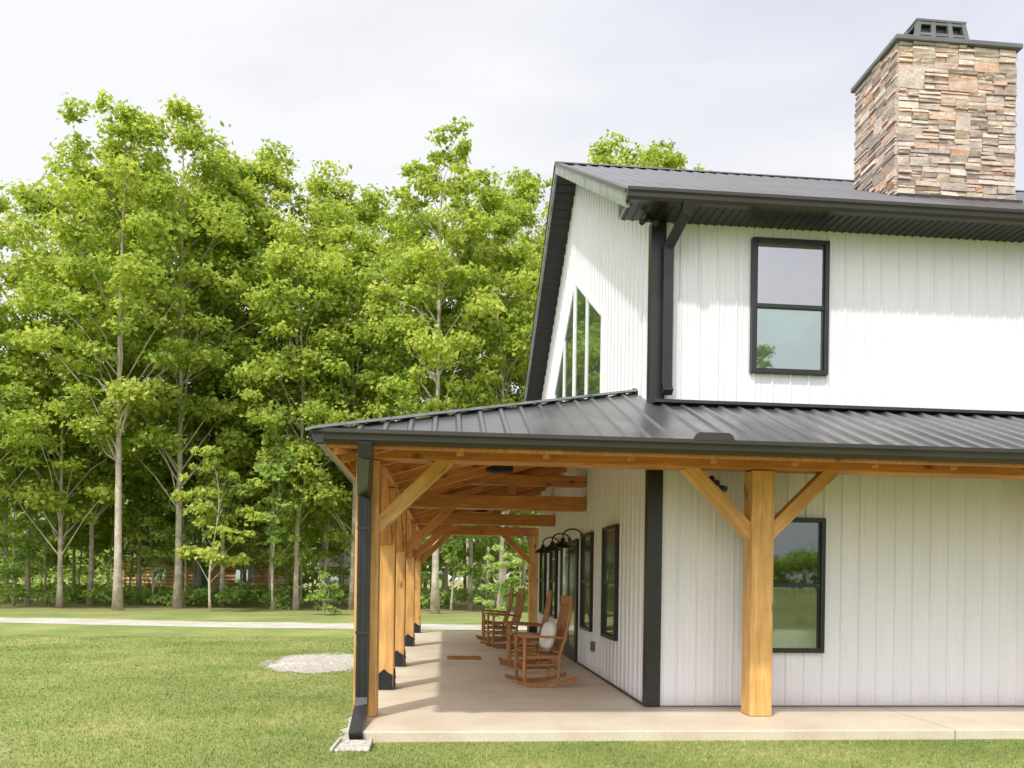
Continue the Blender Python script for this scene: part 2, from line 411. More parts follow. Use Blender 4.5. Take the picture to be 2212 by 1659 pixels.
CB = empty('bookshelf', (5.2,11.4,.02), 'dark wooden shelf unit against the room wall', 'shelf')
mb = MB(); mb.box(4.5,6.6,11.2,11.55,.03,.1); mb.box(4.5,4.56,11.2,11.55,.1,2.1); mb.box(6.54,6.6,11.2,11.55,.1,2.1); mb.box(4.5,6.6,11.2,11.55,2.1,2.16)
for z in (.7,1.2,1.65): mb.box(4.56,6.54,11.2,11.55,z,z+.04)
mb.box(5.5,5.55,11.2,11.55,.1,2.1)
mb.obj('frame', M['roomwood'], CB)
mb = MB()
for k in range(30):
    a = 4.62+k*.062; mb.box(a,a+.045,11.25,11.5,1.24,1.24+rnd.uniform(.2,.33))
    if k%3: mb.box(a,a+.05,11.25,11.5,1.69,1.69+rnd.uniform(.15,.3))
mb.obj('books', M['books'], CB)
FR = empty('table_lamp', (4.35,10.3,.0), 'white shaded lamp on a small dark table indoors', 'lamp')
mb = MB(); mb.tube([(4.45,10.4,.75),(4.45,10.4,.8),(4.45,10.4,1.0),(4.45,10.4,1.2)],[.1,.09,.05,.02],12); mb.box(4.15,4.75,10.2,10.6,.70,.75)
for a in (4.18,4.72):
    for b_ in (10.23,10.57): mb.box(a-.02,a+.02,b_-.02,b_+.02,.024,.70)
mb.obj('stand', M['black'], FR)
mb = MB(); mb.tube([(4.45,10.4,1.18),(4.45,10.4,1.48)],[.22,.15],20,cap=False); mb.obj('lamp_shade', M['white'], FR, True)
# roof
mb = MB()
XE = XR+.43
mb.ribs(lambda a,h: ((a, RY0-.02, zr(RY0-.02)+h), (a, RYR, zr(RYR)+h)), RX, XE, .2286, .022, .03, .07)
mb.ribs(lambda a,h: ((a, RYR, zr(RYR)+h), (a, 2*RYR-RY0, zr(2*RYR-RY0)+h)), RX, XE, .2286, .022, .03, .07)
ROOF = mb.obj('roof', M['roof'], H)
mb = MB()
mb.hexa([(RX-.02,RYR-.16,zr(RYR)-.06),(XE,RYR-.16,zr(RYR)-.06),(XE,RYR,zr(RYR)+.02),(RX-.02,RYR,zr(RYR)+.02),
         (RX-.02,RYR-.16,zr(RYR)-.04),(XE,RYR-.16,zr(RYR)-.04),(XE,RYR,zr(RYR)+.05),(RX-.02,RYR,zr(RYR)+.05)])
mb.hexa([(RX-.02,RYR,zr(RYR)+.02),(XE,RYR,zr(RYR)+.02),(XE,RYR+.16,zr(RYR)-.06),(RX-.02,RYR+.16,zr(RYR)-.06),
         (RX-.02,RYR,zr(RYR)+.05),(XE,RYR,zr(RYR)+.05),(XE,RYR+.16,zr(RYR)-.04),(RX-.02,RYR+.16,zr(RYR)-.04)])
mb.obj('ridge_cap', M['roof'], ROOF)
mb = MB()
mb.ribs(lambda a,h: ((a, RY0, 5.78-h), (a, CY-.01, 5.78-h)), RX+.02, XE, .1, .012, .02, .035)
mb.ribs(lambda a,h: ((RX+.03, a, zr(a)-.15-h), (CX+.02, a, zr(a)-.15-h)), RY0+.1, RYR, .15, .02, .03, .06)
mb.ribs(lambda a,h: ((RX+.03, a, zr(a)-.15-h), (CX+.02, a, zr(a)-.15-h)), RYR, 2*RYR-RY0, .15, .02, .03, .06)
mb.obj('soffit', M['black'], ROOF)
mb = MB()
for ya, yb in ((RY0, RYR), (RYR, 2*RYR-RY0)):
    mb.hexa([(RX-.015,ya,zr(ya)-.19),(RX+.03,ya,zr(ya)-.19),(RX+.03,yb,zr(yb)-.19),(RX-.015,yb,zr(yb)-.19),
             (RX-.015,ya,zr(ya)+.0),(RX+.03,ya,zr(ya)+.0),(RX+.03,yb,zr(yb)+.0),(RX-.015,yb,zr(yb)+.0)])
mb.obj('fascia', M['rake'], ROOF)
mb = MB()
for ya, yb in ((RY0, RYR), (RYR, 2*RYR-RY0)):
    mb.hexa([(RX-.03,ya,zr(ya)-.02),(RX+.08,ya,zr(ya)-.02),(RX+.08,yb,zr(yb)-.02),(RX-.03,yb,zr(yb)-.02),
             (RX-.03,ya,zr(ya)+.03),(RX+.08,ya,zr(ya)+.03),(RX+.08,yb,zr(yb)+.03),(RX-.03,yb,zr(yb)+.03)])
mb.obj('rake_edge', M['gutter'], ROOF)
mb = MB()
mb.poly([(RX+.005,RY0,5.78),(RX+.005,CY,5.78),(RX+.005,CY,zr(CY)-.18),(RX+.005,RY0,zr(RY0)-.06)])
mb.box(RX, XE, RY0-.002, RY0+.03, 5.775, 5.87)
mb.obj('eave_board', M['black'], ROOF)
gp = [(0,0),(-.075,0),(-.10,.03),(-.105,.07),(-.125,.09),(-.125,.125),(-.11,.125),(-.11,.10),(0,.10)]
mb = MB(); mb.extrude_profile(gp, (RX-.02,RY0-.003,5.765),(XE,RY0-.003,5.765),(0,1,0),(0,0,1)); mb.obj('gutter', M['gutter'], ROOF)
# porch roof
mb = MB()
def ff(a,h):
    ye = hipY(a) if a <= CX else CY
    return ((a, EY+.06, zf(EY+.06)+h), (a, max(ye, EY+.07), zf(max(ye,EY+.07))+h))
mb.ribs(ff, EX+.09, CX, .2286, .026, .03, .07)
mb.ribs(lambda a,h: ((a, EY+.06, zf(EY+.06)+h), (a, CY-.02, zf(CY-.02)+h)), CX, XR+.5, .2286, .026, .03, .07)
def fs(a,h):
    xe = min(hipX(a), CX-.02); return ((EX+.06, a, zs(EX+.06)+h), (max(xe,EX+.07), a, zs(max(xe,EX+.07))+h))
mb.ribs(fs, EY+.06, PEND, .2286, .022, .03, .07, extra=(hipY(CX),))
PR = mb.obj('porch_roof', M['roof'], H)
mb = MB()
hp0 = Vector((EX,EY,EZ+.03)); hp1 = Vector((CX,hipY(CX),zs(CX)+.03)); mb.bar(hp0, hp1, .16, .025)
mb.obj('hip_cap', M['rake'], PR)
mb = MB(); mb.box(CX+.02, XR+.4, CY-.045, CY-.022, zf(CY)-.02, zf(CY)+.05); mb.box(CX+.0, XR+.4, CY-.16, CY-.022, zf(CY)-.015, zf(CY)+.012)
mb.box(CX-.045, CX-.018, hipY(CX), BY, zs(CX)-.02, zs(CX)+.06)
mb.obj('flashing', M['gutter'], PR)
mb = MB()
mb.extrude_profile(gp, (EX+.02,EY+.125,EZ-.085),(XR+.5,EY+.125,EZ-.085),(0,1,0),(0,0,1)); mb.obj('gutter', M['gutter'], PR)
mb = MB(); mb.extrude_profile(gp, (EX+.125,EY+.02,EZ-.085),(EX+.125,PEND,EZ-.085),(1,0,0),(0,0,1)); mb.obj('gutter', M['gutter'], PR)
mb = MB(); pts = []
for k in range(13):
    t = math.pi*k/12; pts.append((2.5-.2*math.cos(t), .075*min(1, 1.5*math.sin(t))))
for yy in (EY-.004, EY+.012):
    for u, z in pts: mb.v.append((u, yy, EZ+.03+z))
n = len(pts); mb.f.append(tuple(range(n))); mb.f.append(tuple(reversed(range(n,2*n))))
for j in range(n): mb.f.append((j,(j+1)%n,n+(j+1)%n,n+j))
mb.obj('splash_guard', M['gutter'], PR)
def ceil_boards():
    mb = MB()
    x = EX+.13
    while x < CX-.02:
        x2 = min(x+.135, CX-.02); y0 = hipY((x+x2)/2)
        mb.hexa([(x,y0,zs(x)-.10),(x2-.008,y0,zs(x2)-.10),(x2-.008,PEND-.02,zs(x2)-.10),(x,PEND-.02,zs(x)-.10),
                 (x,y0,zs(x)-.08),(x2-.008,y0,zs(x2)-.08),(x2-.008,PEND-.02,zs(x2)-.08),(x,PEND-.02,zs(x)-.08)])
        x += .135
    y = EY+.13
    while y < CY:
        y2 = min(y+.135, CY); x0 = hipX((y+y2)/2)
        mb.hexa([(x0,y,zf(y)-.10),(XR+.4,y,zf(y)-.10),(XR+.4,y2-.008,zf(y2)-.10),(x0,y2-.008,zf(y2)-.10),
                 (x0,y,zf(y)-.08),(XR+.4,y,zf(y)-.08),(XR+.4,y2-.008,zf(y2)-.08),(x0,y2-.008,zf(y2)-.08)])
        y += .135
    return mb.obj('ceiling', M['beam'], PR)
ceil_boards()
mb = MB()
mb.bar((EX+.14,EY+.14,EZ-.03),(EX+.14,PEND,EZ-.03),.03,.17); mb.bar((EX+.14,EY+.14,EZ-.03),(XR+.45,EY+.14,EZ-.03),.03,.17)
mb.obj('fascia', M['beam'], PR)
y = 7.6
while y < PEND:
    xe = min(hipX(y), CX-.05)
    if xe-EX > .4: timber('rafter', (EX+.2,y,zs(EX+.2)-.17),(xe,y,zs(xe)-.17), .14, .07, M['beam'], PR, .005, up=(0,1,0))
    y += .82
x = -.7
while x < 9:
    ye = min(hipY(x), CY-.05)
    if ye-EY > .35: timber('rafter', (x,EY+.2,zf(EY+.2)-.17),(x,ye,zf(ye)-.17), .14, .07, M['beam'], PR, .005, up=(1,0,0))
    x += .82
timber('hip_rafter', (EX+.2,EY+.2*.715,EZ-.10),(CX,hipY(CX),zs(CX)-.19), .07, .16, M['beam'], PR, .005)
PF = empty('porch_frame', (0,8,0), 'x', 'x'); del PF['label']; del PF['category']; setp(PF, H)
PX = -.80; BZ0, BZ1 = 2.76, 3.04; PYF = 8.35
def post(x, y, top, w=.25, bracket=True, name='porch_post'):
    p = timber(name, (x,y,0.002), (x,y,top), w, w, M['post'], PF, .015)
    if bracket:
        mb = MB(); hw = w/2+.006
        for (ax, ay, nx, ny) in ((1,0,0,-1),(0,1,1,0),(0,1,-1,0)):
            P = lambda u,z,t: (x+ax*u+nx*(hw+t), y+ay*u+ny*(hw+t), z)
            prof = [(-w*.46,.004),(w*.46,.004),(w*.46,.20),(w*.2,.235),(0,.28),(-w*.2,.235),(-w*.46,.20)]
            i = len(mb.v)
            for t in (-.004,.008):
                for u,z in prof: mb.v.append(P(u,z,t))
            k = len(prof); mb.f.append(tuple(range(i+k,i+2*k))); mb.f.append(tuple(reversed(range(i,i+k))))
            for j in range(k): mb.f.append((i+j,i+(j+1)%k,i+k+(j+1)%k,i+k+j))
            for u,z in ((-.07,.06),(.07,.06),(-.07,.15),(.07,.15)):
                c = Vector(P(u,z,.008)); mb.tube([c, c+Vector((nx,ny,0))*.01],[.012,.010],6)
        b = mb.obj('bracket', M['bracket'], p)
    return p
post(-.845, PYF, BZ0, .25, False)
post(3.535, PYF, BZ0, .26, False); post(8.0, PYF, BZ0, .26, False); post(12.5, PYF, BZ0, .26, False)
YS = [10.35, 13.0, 16.8, 20.9]
for y in YS: post(PX, y, BZ0-.06)
post(2.42, 20.9, BZ0-.06)
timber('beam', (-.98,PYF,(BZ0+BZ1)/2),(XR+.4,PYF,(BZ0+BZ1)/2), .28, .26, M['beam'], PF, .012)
timber('beam', (PX,PYF+.14,2.83),(PX,21.2,2.83), .26, .24, M['beam'], PF, .012, up=(0,0,1))
for y, full in ((13.0,1),(16.8,1),(20.9,1)):
    timber('beam', (PX+.12,y,2.81),(CX+(.3 if y>20 else -.02),y,2.81), .22, .24, M['beam'], PF)
    xs0 = EX + (3.14-.0-EZ)/SS+.45
    if y < 20: timber('beam', (xs0-.2,y,3.2),(CX-.02,y,3.2), .2, .18, M['beam'], PF)
    timber('king_post', (1.1,y,2.93),(1.1,y,3.12 if y<20 else 3.4), .16, .16, M['beam'], PF)
timber('beam', (PX+.12,10.35,3.0),(0.3,10.35,3.12), .12, .16, M['beam'], PF)
def brace(x, y, dx, dy, ztop, mat=None, s=.70, w=.16, t=.15, off=.13):
    px, py = x+dx*off, y+dy*off
    p0 = Vector((px-dx*.05, py-dy*.05, ztop-s-.05+.02)); p1 = Vector((px+dx*(s+.03), py+dy*(s+.03), ztop+.05))
    timber('brace', p0, p1, w, t, mat or M['post'], PF, .01)
brace(-.845, PYF, 1, 0, BZ0); 
for X in (3.535, 8.0, 12.5):
    brace(X, PYF, 1, 0, BZ0, off=.13); brace(X, PYF, -1, 0, BZ0, off=.13)
brace(-.845, PYF, 0, 1, 2.71)
for y in YS:
    brace(PX, y, 0, -1, 2.71, M['beam']); 
    if y < 20: brace(PX, y, 0, 1, 2.71, M['beam'])
    if y > 11: brace(PX, y, 1, 0, 2.70, M['beam'], s=.75)
brace(2.42, 20.9, -1, 0, 2.70, M['beam'], s=.7)

mb = MB(); mb.box(CX-.03, CX+.15, CY-.032, CY+.1, .004, 5.775)
mb.box(CX-.032, CX-.016, CY+.1, BY, .004, .03)
mb.obj('corner_trim', M['black'], H)
mb = MB(); mb.box(CX+.15, dx0, CY-.030, CY-.021, .004, .02); mb.obj('base_trim', M['fascia'], H)

# windows -----------------------------------------------------------
def window_rect(axis, u0, u1, z0, z1, gt, gb, fw=.055, rail=True, name='window'):
    if axis == 'x': P = lambda a0,a1,n0,n1,c0,c1,mb: mb.box(a0,a1,CY-n1,CY-n0,c0,c1)
    else:           P = lambda a0,a1,n0,n1,c0,c1,mb: mb.box(CX-n1,CX-n0,a0,a1,c0,c1)
    mb = MB()
    P(u0,u0+fw,.0,.07,z0,z1,mb); P(u1-fw,u1,.0,.07,z0,z1,mb)
    P(u0+fw,u1-fw,.0,.07,z1-fw,z1,mb); P(u0+fw,u1-fw,.0,.07,z0,z0+fw,mb)
    zm = (z0+z1)/2
    if rail: P(u0+fw,u1-fw,.0,.055,zm-.025,zm+.025,mb)
    for a in (u0+fw, u1-fw-.02): P(a,a+.02,.0,.045,z0+fw,z1-fw,mb)
    fr = mb.obj(name, M['black'], H, bevel=.004)
    segs = [(z0+fw, zm-.025, gb, .026), (zm+.025, z1-fw, gt, .034)] if rail else [(z0+fw, z1-fw, gb, .03)]
    for a, b_, g, dpt in segs:
        mb = MB(); P(u0+fw+.02,u1-fw-.02,.020,dpt,a,b_,mb); mb.obj('pane', g, fr)
    return fr
G, GG, GD = M['glass'], M['glass_grey'], M['glass_dark']
window_rect('x', 3.61, 4.57, 4.02, 5.64, GG, G)
window_rect('x', WX0, WX1, WZ0, WZ1, M['glass_see'], M['glass_see'])
for a in (dx0-.03, (dx0+dx1)/2+.0): window_rect('x', a, a+(dx1-dx0)/2+.03, .01, dz1+.03, M['glass_see'], M['glass_see'], rail=False, name='added_daylight_door')  # glazing of the added out-of-view opening that brightens the room
for y0 in (10.39, 12.2, 16.2, 18.0):
    window_rect('y', y0, y0+.92, .66, 2.29, GD, GD)
def poly_window(pts):
    mb = MB(); n = len(pts)
    for j in range(n):
        (ya,za),(yb,zb) = pts[j], pts[(j+1)%n]
        mb.bar((CX-.022,ya,za),(CX-.022,yb,zb),.04,.03,up=(1,0,0))
    fr = mb.obj('window', M['trimwhite'], H)
    mb = MB(); mb.poly([(CX-.020,y,z) for y,z in pts]); mb.obj('pane', G, fr)
rk = lambda y: 7.15-.585*abs(y-14.3)
for a, b_ in ((11.75, 12.98), (13.10, 14.22), (14.42, 15.5), (15.64, 16.85)):
    poly_window([(a,4.25),(b_,4.25),(b_,rk(b_)),(a,rk(a))])
mb = MB(); mb.box(CX-.05,CX,13.62,13.72,0,2.25); mb.box(CX-.05,CX,15.5,15.6,0,2.25); mb.box(CX-.05,CX,13.72,15.5,2.15,2.25)
mb.box(CX-.04,CX,13.72,15.5,.002,.25); mb.box(CX-.04,CX,14.54,14.68,.25,2.15); mb.box(CX-.04,CX,13.72,13.84,.25,2.15); mb.box(CX-.04,CX,15.38,15.5,.25,2.15)
D = mb.obj('door', M['black'], H, bevel=.004)
for a,b_ in ((13.84,14.54),(14.68,15.38)):
    mb = MB(); mb.box(CX-.03,CX-.02,a,b_,.25,2.15); mb.obj('pane', GD, D)
mb = MB(); mb.tube([(CX-.04,14.5,1.0),(CX-.10,14.5,1.0),(CX-.10,14.62,1.0)],[.012]*3,6); mb.obj('handle', M['fascia'], D)
mb = MB(); mb.box(CX-.07,CX-.018,11.95,12.08,.36,.52); mb.box(CX-.078,CX-.07,11.965,12.065,.375,.505); mb.obj('outlet_box', M['fascia'], H, bevel=.004)

def dspout(pts, w, d, name, par):
    mb = MB()
    for a, b_ in zip(pts[:-1], pts[1:]):
        a = Vector(a); b_ = Vector(b_); e = (b_-a).normalized()*.02
        mb.bar(a-e, b_+e, w, d, up=(0,1,0))
    a, b_ = max(zip(pts[:-1], pts[1:]), key=lambda q: (Vector(q[1])-Vector(q[0])).length)
    for k in (-.25, .25):
        mb.bar(Vector(a)+Vector((w*k,-d/2,0)), Vector(b_)+Vector((w*k,-d/2,0)), .012, .008, up=(0,1,0))
    return mb.obj(name, M['black'], par, bevel=.006)
dspout([(2.66,8.36,5.77),(2.66,8.40,5.68),(2.565,8.775,5.44),(2.565,8.775,3.80),(2.565,8.72,3.73)], .115, .085, 'downspout', H)
dspout([(-.745,7.02,2.72),(-.75,7.05,2.62),(-.862,8.13,2.38),(-.862,8.13,.22),(-.862,8.05,.12),(-.84,7.42,-.035)], .13, .1, 'downspout', H)
for z in (.9, 2.0):
    mb = MB(); mb.box(-.935,-.79,8.07,8.19,z,z+.03); mb.obj('strap', M['gutter'], H)
# chimney
X0,X1,Y0,Y1,ZB,ZT = 6.44, 8.25, 10.5, 11.62, 6.6, 9.38
mb = MB(); r = random.Random(11)
def stone_face(fn, L):
    cells = []
    def split(u0,u1,z0,z1):
        w, h = u1-u0, z1-z0
        if w > .62 or (w > .40 and r.random() < .5):
            k = r.uniform(.34,.66); uc = u0+w*k; split(u0,uc,z0,z1); split(uc,u1,z0,z1); return
        if h > .15 and r.random() < .93:
            k = r.uniform(.35,.65); zc = z0+h*k; split(u0,u1,z0,zc); split(u0,u1,zc,z1); return
        if h > .085 and r.random() < .72:
            k = r.uniform(.38,.62); zc = z0+h*k; split(u0,u1,z0,zc); split(u0,u1,zc,z1); return
        if w > .24 and w > 4.5*h and r.random() < .5:
            k = r.uniform(.35,.65); uc = u0+w*k; split(u0,uc,z0,z1); split(uc,u1,z0,z1); return
        cells.append((u0,u1,z0,z1))
    z = ZB
    while z < ZT-.01:
        h = r.uniform(.20,.32); 
        if ZT-(z+h) < .15: h = ZT-z
        split(0, L, z, z+h); z += h
    for (u0,u1,z0,z1) in cells:
        pr = r.uniform(.012,.045); g = .001; j = lambda: r.uniform(-.006,.006); q = []
        tl = r.uniform(-.010,.010)
        for dep in (-.06, pr):
            sh = 0 if dep < 0 else .004
            for (uu,zz) in ((u0+g+sh,z0+g+sh),(u1-g-sh,z0+g+sh),(u1-g-sh,z1-g-sh),(u0+g+sh,z1-g-sh)):
                q.append(fn(uu+j(), dep+((j()*1.5+(tl if zz>(z0+z1)/2 else -tl)) if dep>0 else 0), zz+j()))
        mb.hexa(q)
stone_face(lambda u,d,z:(X0+u, Y0-d, z), X1-X0)
stone_face(lambda u,d,z:(X0-d, Y1-u, z), Y1-Y0)
stone_face(lambda u,d,z:(X1+d, Y0+u, z), Y1-Y0)
stone_face(lambda u,d,z:(X1-u, Y1+d, z), X1-X0)
mb.box(X0+.01,X1-.01,Y0+.01,Y1-.01,ZB,ZT)
CH = mb.obj('chimney', M['stone'], H)
mb = MB(); mb.box(X0-.07,X1+.07,Y0-.07,Y1+.07,ZT,ZT+.07); mb.obj('chimney_cap', M['fascia'], CH, bevel=.01)
mb = MB(); cx, cy = 7.22, 11.02; zb, zt = ZT+.072, ZT+.48
def fr_at(t): return .43-.07*t, .36-.05*t
def ringbar(t0,t1):
    a0,b0 = fr_at(t0); a1,b1 = fr_at(t1); z0 = zb+(zt-zb)*t0; z1 = zb+(zt-zb)*t1
    for sgn in (-1,1):
        mb.hexa([(cx-a0,cy+sgn*b0-.02,z0),(cx+a0,cy+sgn*b0-.02,z0),(cx+a0,cy+sgn*b0+.02,z0),(cx-a0,cy+sgn*b0+.02,z0),
                 (cx-a1,cy+sgn*b1-.02,z1),(cx+a1,cy+sgn*b1-.02,z1),(cx+a1,cy+sgn*b1+.02,z1),(cx-a1,cy+sgn*b1+.02,z1)])
        mb.hexa([(cx+sgn*a0-.02,cy-b0,z0),(cx+sgn*a0+.02,cy-b0,z0),(cx+sgn*a0+.02,cy+b0,z0),(cx+sgn*a0-.02,cy+b0,z0),
                 (cx+sgn*a1-.02,cy-b1,z1),(cx+sgn*a1+.02,cy-b1,z1),(cx+sgn*a1+.02,cy+b1,z1),(cx+sgn*a1-.02,cy+b1,z1)])
for t0,t1 in ((0,.12),(.45,.55),(.88,1)): ringbar(t0,t1)
a0,b0 = fr_at(0); a1,b1 = fr_at(1)
for k in (-1,-.36,.36,1):
    for sgn in (-1,1): mb.bar((cx+k*a0*.96,cy+sgn*b0,zb),(cx+k*a1*.96,cy+sgn*b1,zt),.07,.05,up=(0,1,0))
for k in (-.33,.33):
    for sgn in (-1,1): mb.bar((cx+sgn*a0,cy+k*b0,zb),(cx+sgn*a1,cy+k*b1,zt),.07,.05,up=(0,1,0))
mb.box(cx-a1-.03,cx+a1+.03,cy-b1-.03,cy+b1+.03,zt,zt+.03)
mb.obj('chimney_vent', M['fascia'], CH)
mb = MB(); mb.hexa([(cx-a0+.03,cy-b0+.03,zb),(cx+a0-.03,cy-b0+.03,zb),(cx+a0-.03,cy+b0-.03,zb),(cx-a0+.03,cy+b0-.03,zb),
  (cx-a1+.03,cy-b1+.03,zt),(cx+a1-.03,cy-b1+.03,zt),(cx+a1-.03,cy+b1-.03,zt),(cx-a1+.03,cy+b1-.03,zt)])
mb.obj('vent_screen', M['black'], CH)
mb = MB(); mb.box(X0-.05,X1+.05,Y0-.12,Y0-.03,zr(Y0-.12)-.0,zr(Y0-.12)+.06); mb.obj('chimney_flashing', M['gutter'], CH)

# ------------------------------------------------------------ lamps
def goose(y, grp, x=CX, z=2.28):
    e = empty('wall_lamp', (x-.02,y,z), 'black gooseneck barn lamp on the white porch wall', 'lamp', grp)
    mb = MB()
    def T(o_, yy, zz): return (x-.02-o_, y+yy, z+zz)
    pts = [T(0,0,0)]+[T(.17-.17*math.cos(t),0,.12*math.sin(t)*1.0) for t in np.linspace(.3,2.9,9)]+[T(.34,0,-.05)]
    mb.tube(pts,[.014]*len(pts),8); mb.tube([T(0,0,0),T(.025,0,0)],[.055,.045],14)
    mb.obj('lamp_arm', M['black'], e, True)
    mb = MB(); mb.tube([T(.34,0,-.04),T(.34,0,-.10),T(.34,0,-.13),T(.34,0,-.19),T(.34,0,-.21)],[.035,.045,.09,.17,.185],20,cap=False)
    mb.obj('lamp_shade', M['black'], e, True)
for y in (13.25, 14.6, 16.0): goose(y, 'barn lamps along the porch wall')
e = empty('floodlight', (2.3,8.8,5.7), 'small black twin floodlight under the eave', 'lamp')
mb = MB(); mb.tube([(2.32,8.75,5.768),(2.32,8.75,5.73)],[.04,.04],12); mb.tube([(2.32,8.75,5.745),(2.26,8.72,5.72)],[.01]*2,6); mb.tube([(2.32,8.75,5.745),(2.37,8.72,5.71)],[.01]*2,6); mb.obj('bracket', M['black'], e)
for p,q in (((2.265,8.73,5.72),(2.22,8.68,5.68)),((2.365,8.73,5.715),(2.38,8.67,5.67))):
    mb = MB(); mb.tube([p,q],[.022,.038],12); mb.obj('lamp_head', M['black'], e)
e = empty('wall_lamp', (3.2,8.84,2.68), 'black twin spotlight on the wall behind a brace', 'lamp')
mb = MB(); mb.tube([(3.2,8.85,2.68),(3.2,8.78,2.68)],[.045,.035],12); mb.tube([(3.2,8.8,2.68),(3.14,8.78,2.72)],[.01]*2,6); mb.tube([(3.2,8.8,2.68),(3.25,8.78,2.63)],[.01]*2,6); mb.obj('bracket', M['black'], e)
for p,q in (((3.145,8.79,2.715),(3.11,8.72,2.72)),((3.245,8.79,2.635),(3.28,8.72,2.60))):
    mb = MB(); mb.tube([p,q],[.024,.038],12); mb.obj('lamp_head', M['black'], e)
def clight(x,y):
    z = zs(x)-.24
    e = empty('ceiling_light', (x,y,z), 'dark flush ceiling light under the timber porch roof', 'lamp', 'porch ceiling lights')
    mb = MB(); mb.tube([(x,y,z+.14),(x,y,z+.05)],[.05,.05],10); mb.box(x-.2,x+.2,y-.12,y+.12,z-.05,z+.05); mb.obj('housing', M['black'], e, bevel=.01)
    mb = MB(); mb.box(x-.15,x+.15,y-.09,y+.09,z-.06,z-.05); mb.obj('diffuser', M['gutter'], e)
clight(.8, 11.6); clight(.8, 18.6)
fx, fy, fz = .75, 15.0, 2.98
e = empty('ceiling_fan', (fx,fy,fz), 'dark ceiling fan hanging from the porch ceiling', 'fan')
mb = MB(); mb.tube([(fx,fy,zs(fx)-.1),(fx,fy,fz+.08)],[.018]*2,8); mb.tube([(fx,fy,fz+.1),(fx,fy,fz+.06),(fx,fy,fz-.06),(fx,fy,fz-.1)],[.04,.11,.11,.05],16); mb.obj('motor', M['black'], e)
for k in range(5):
    a = k*2*math.pi/5+.2; d = Vector((math.cos(a),math.sin(a),0)); mb = MB()
    mb.bar(Vector((fx,fy,fz))+d*.1, Vector((fx,fy,fz))+d*.68, .13, .012); mb.obj('blade', M['gutter'], e, bevel=.004)

# ------------------------------------------------------------ small things
mb = MB()
x0,y0 = .05, 14.05; mb.box(x0,x0+.62,y0,y0+.55,.001,.018)
for k in range(5): mb.box(x0+.06+k*.105,x0+.06+k*.105+.08,y0+.05,y0+.5,.018,.024)
o = mb.obj('floor_hatch', M['chair'], None, bevel=.003); tag(o, 'brown slatted wooden hatch cover in the concrete porch floor', 'hatch')
mb = MB(); oy = .34
mb.hexa([(-1.00,6.70+oy,-.10),(-.70,6.70+oy,-.10),(-.70,7.02+oy,-.10),(-.96,7.02+oy,-.10),(-1.00,6.70+oy,-.08),(-.70,6.70+oy,-.08),(-.70,7.02+oy,-.055),(-.96,7.02+oy,-.055)])
mb.hexa([(-1.03,6.68+oy,-.10),(-1.00,6.68+oy,-.10),(-.96,7.02+oy,-.10),(-.99,7.02+oy,-.10),(-1.03,6.68+oy,-.06),(-1.00,6.68+oy,-.06),(-.96,7.02+oy,-.03),(-.99,7.02+oy,-.03)])
mb.hexa([(-.70,6.68+oy,-.10),(-.67,6.68+oy,-.10),(-.67,7.02+oy,-.10),(-.70,7.02+oy,-.10),(-.70,6.68+oy,-.06),(-.67,6.68+oy,-.06),(-.67,7.02+oy,-.03),(-.70,7.02+oy,-.03)])
o = mb.obj('splash_block', M['gravel'], None, bevel=.006); tag(o, 'grey concrete splash block on the grass below the downspout', 'splash block')

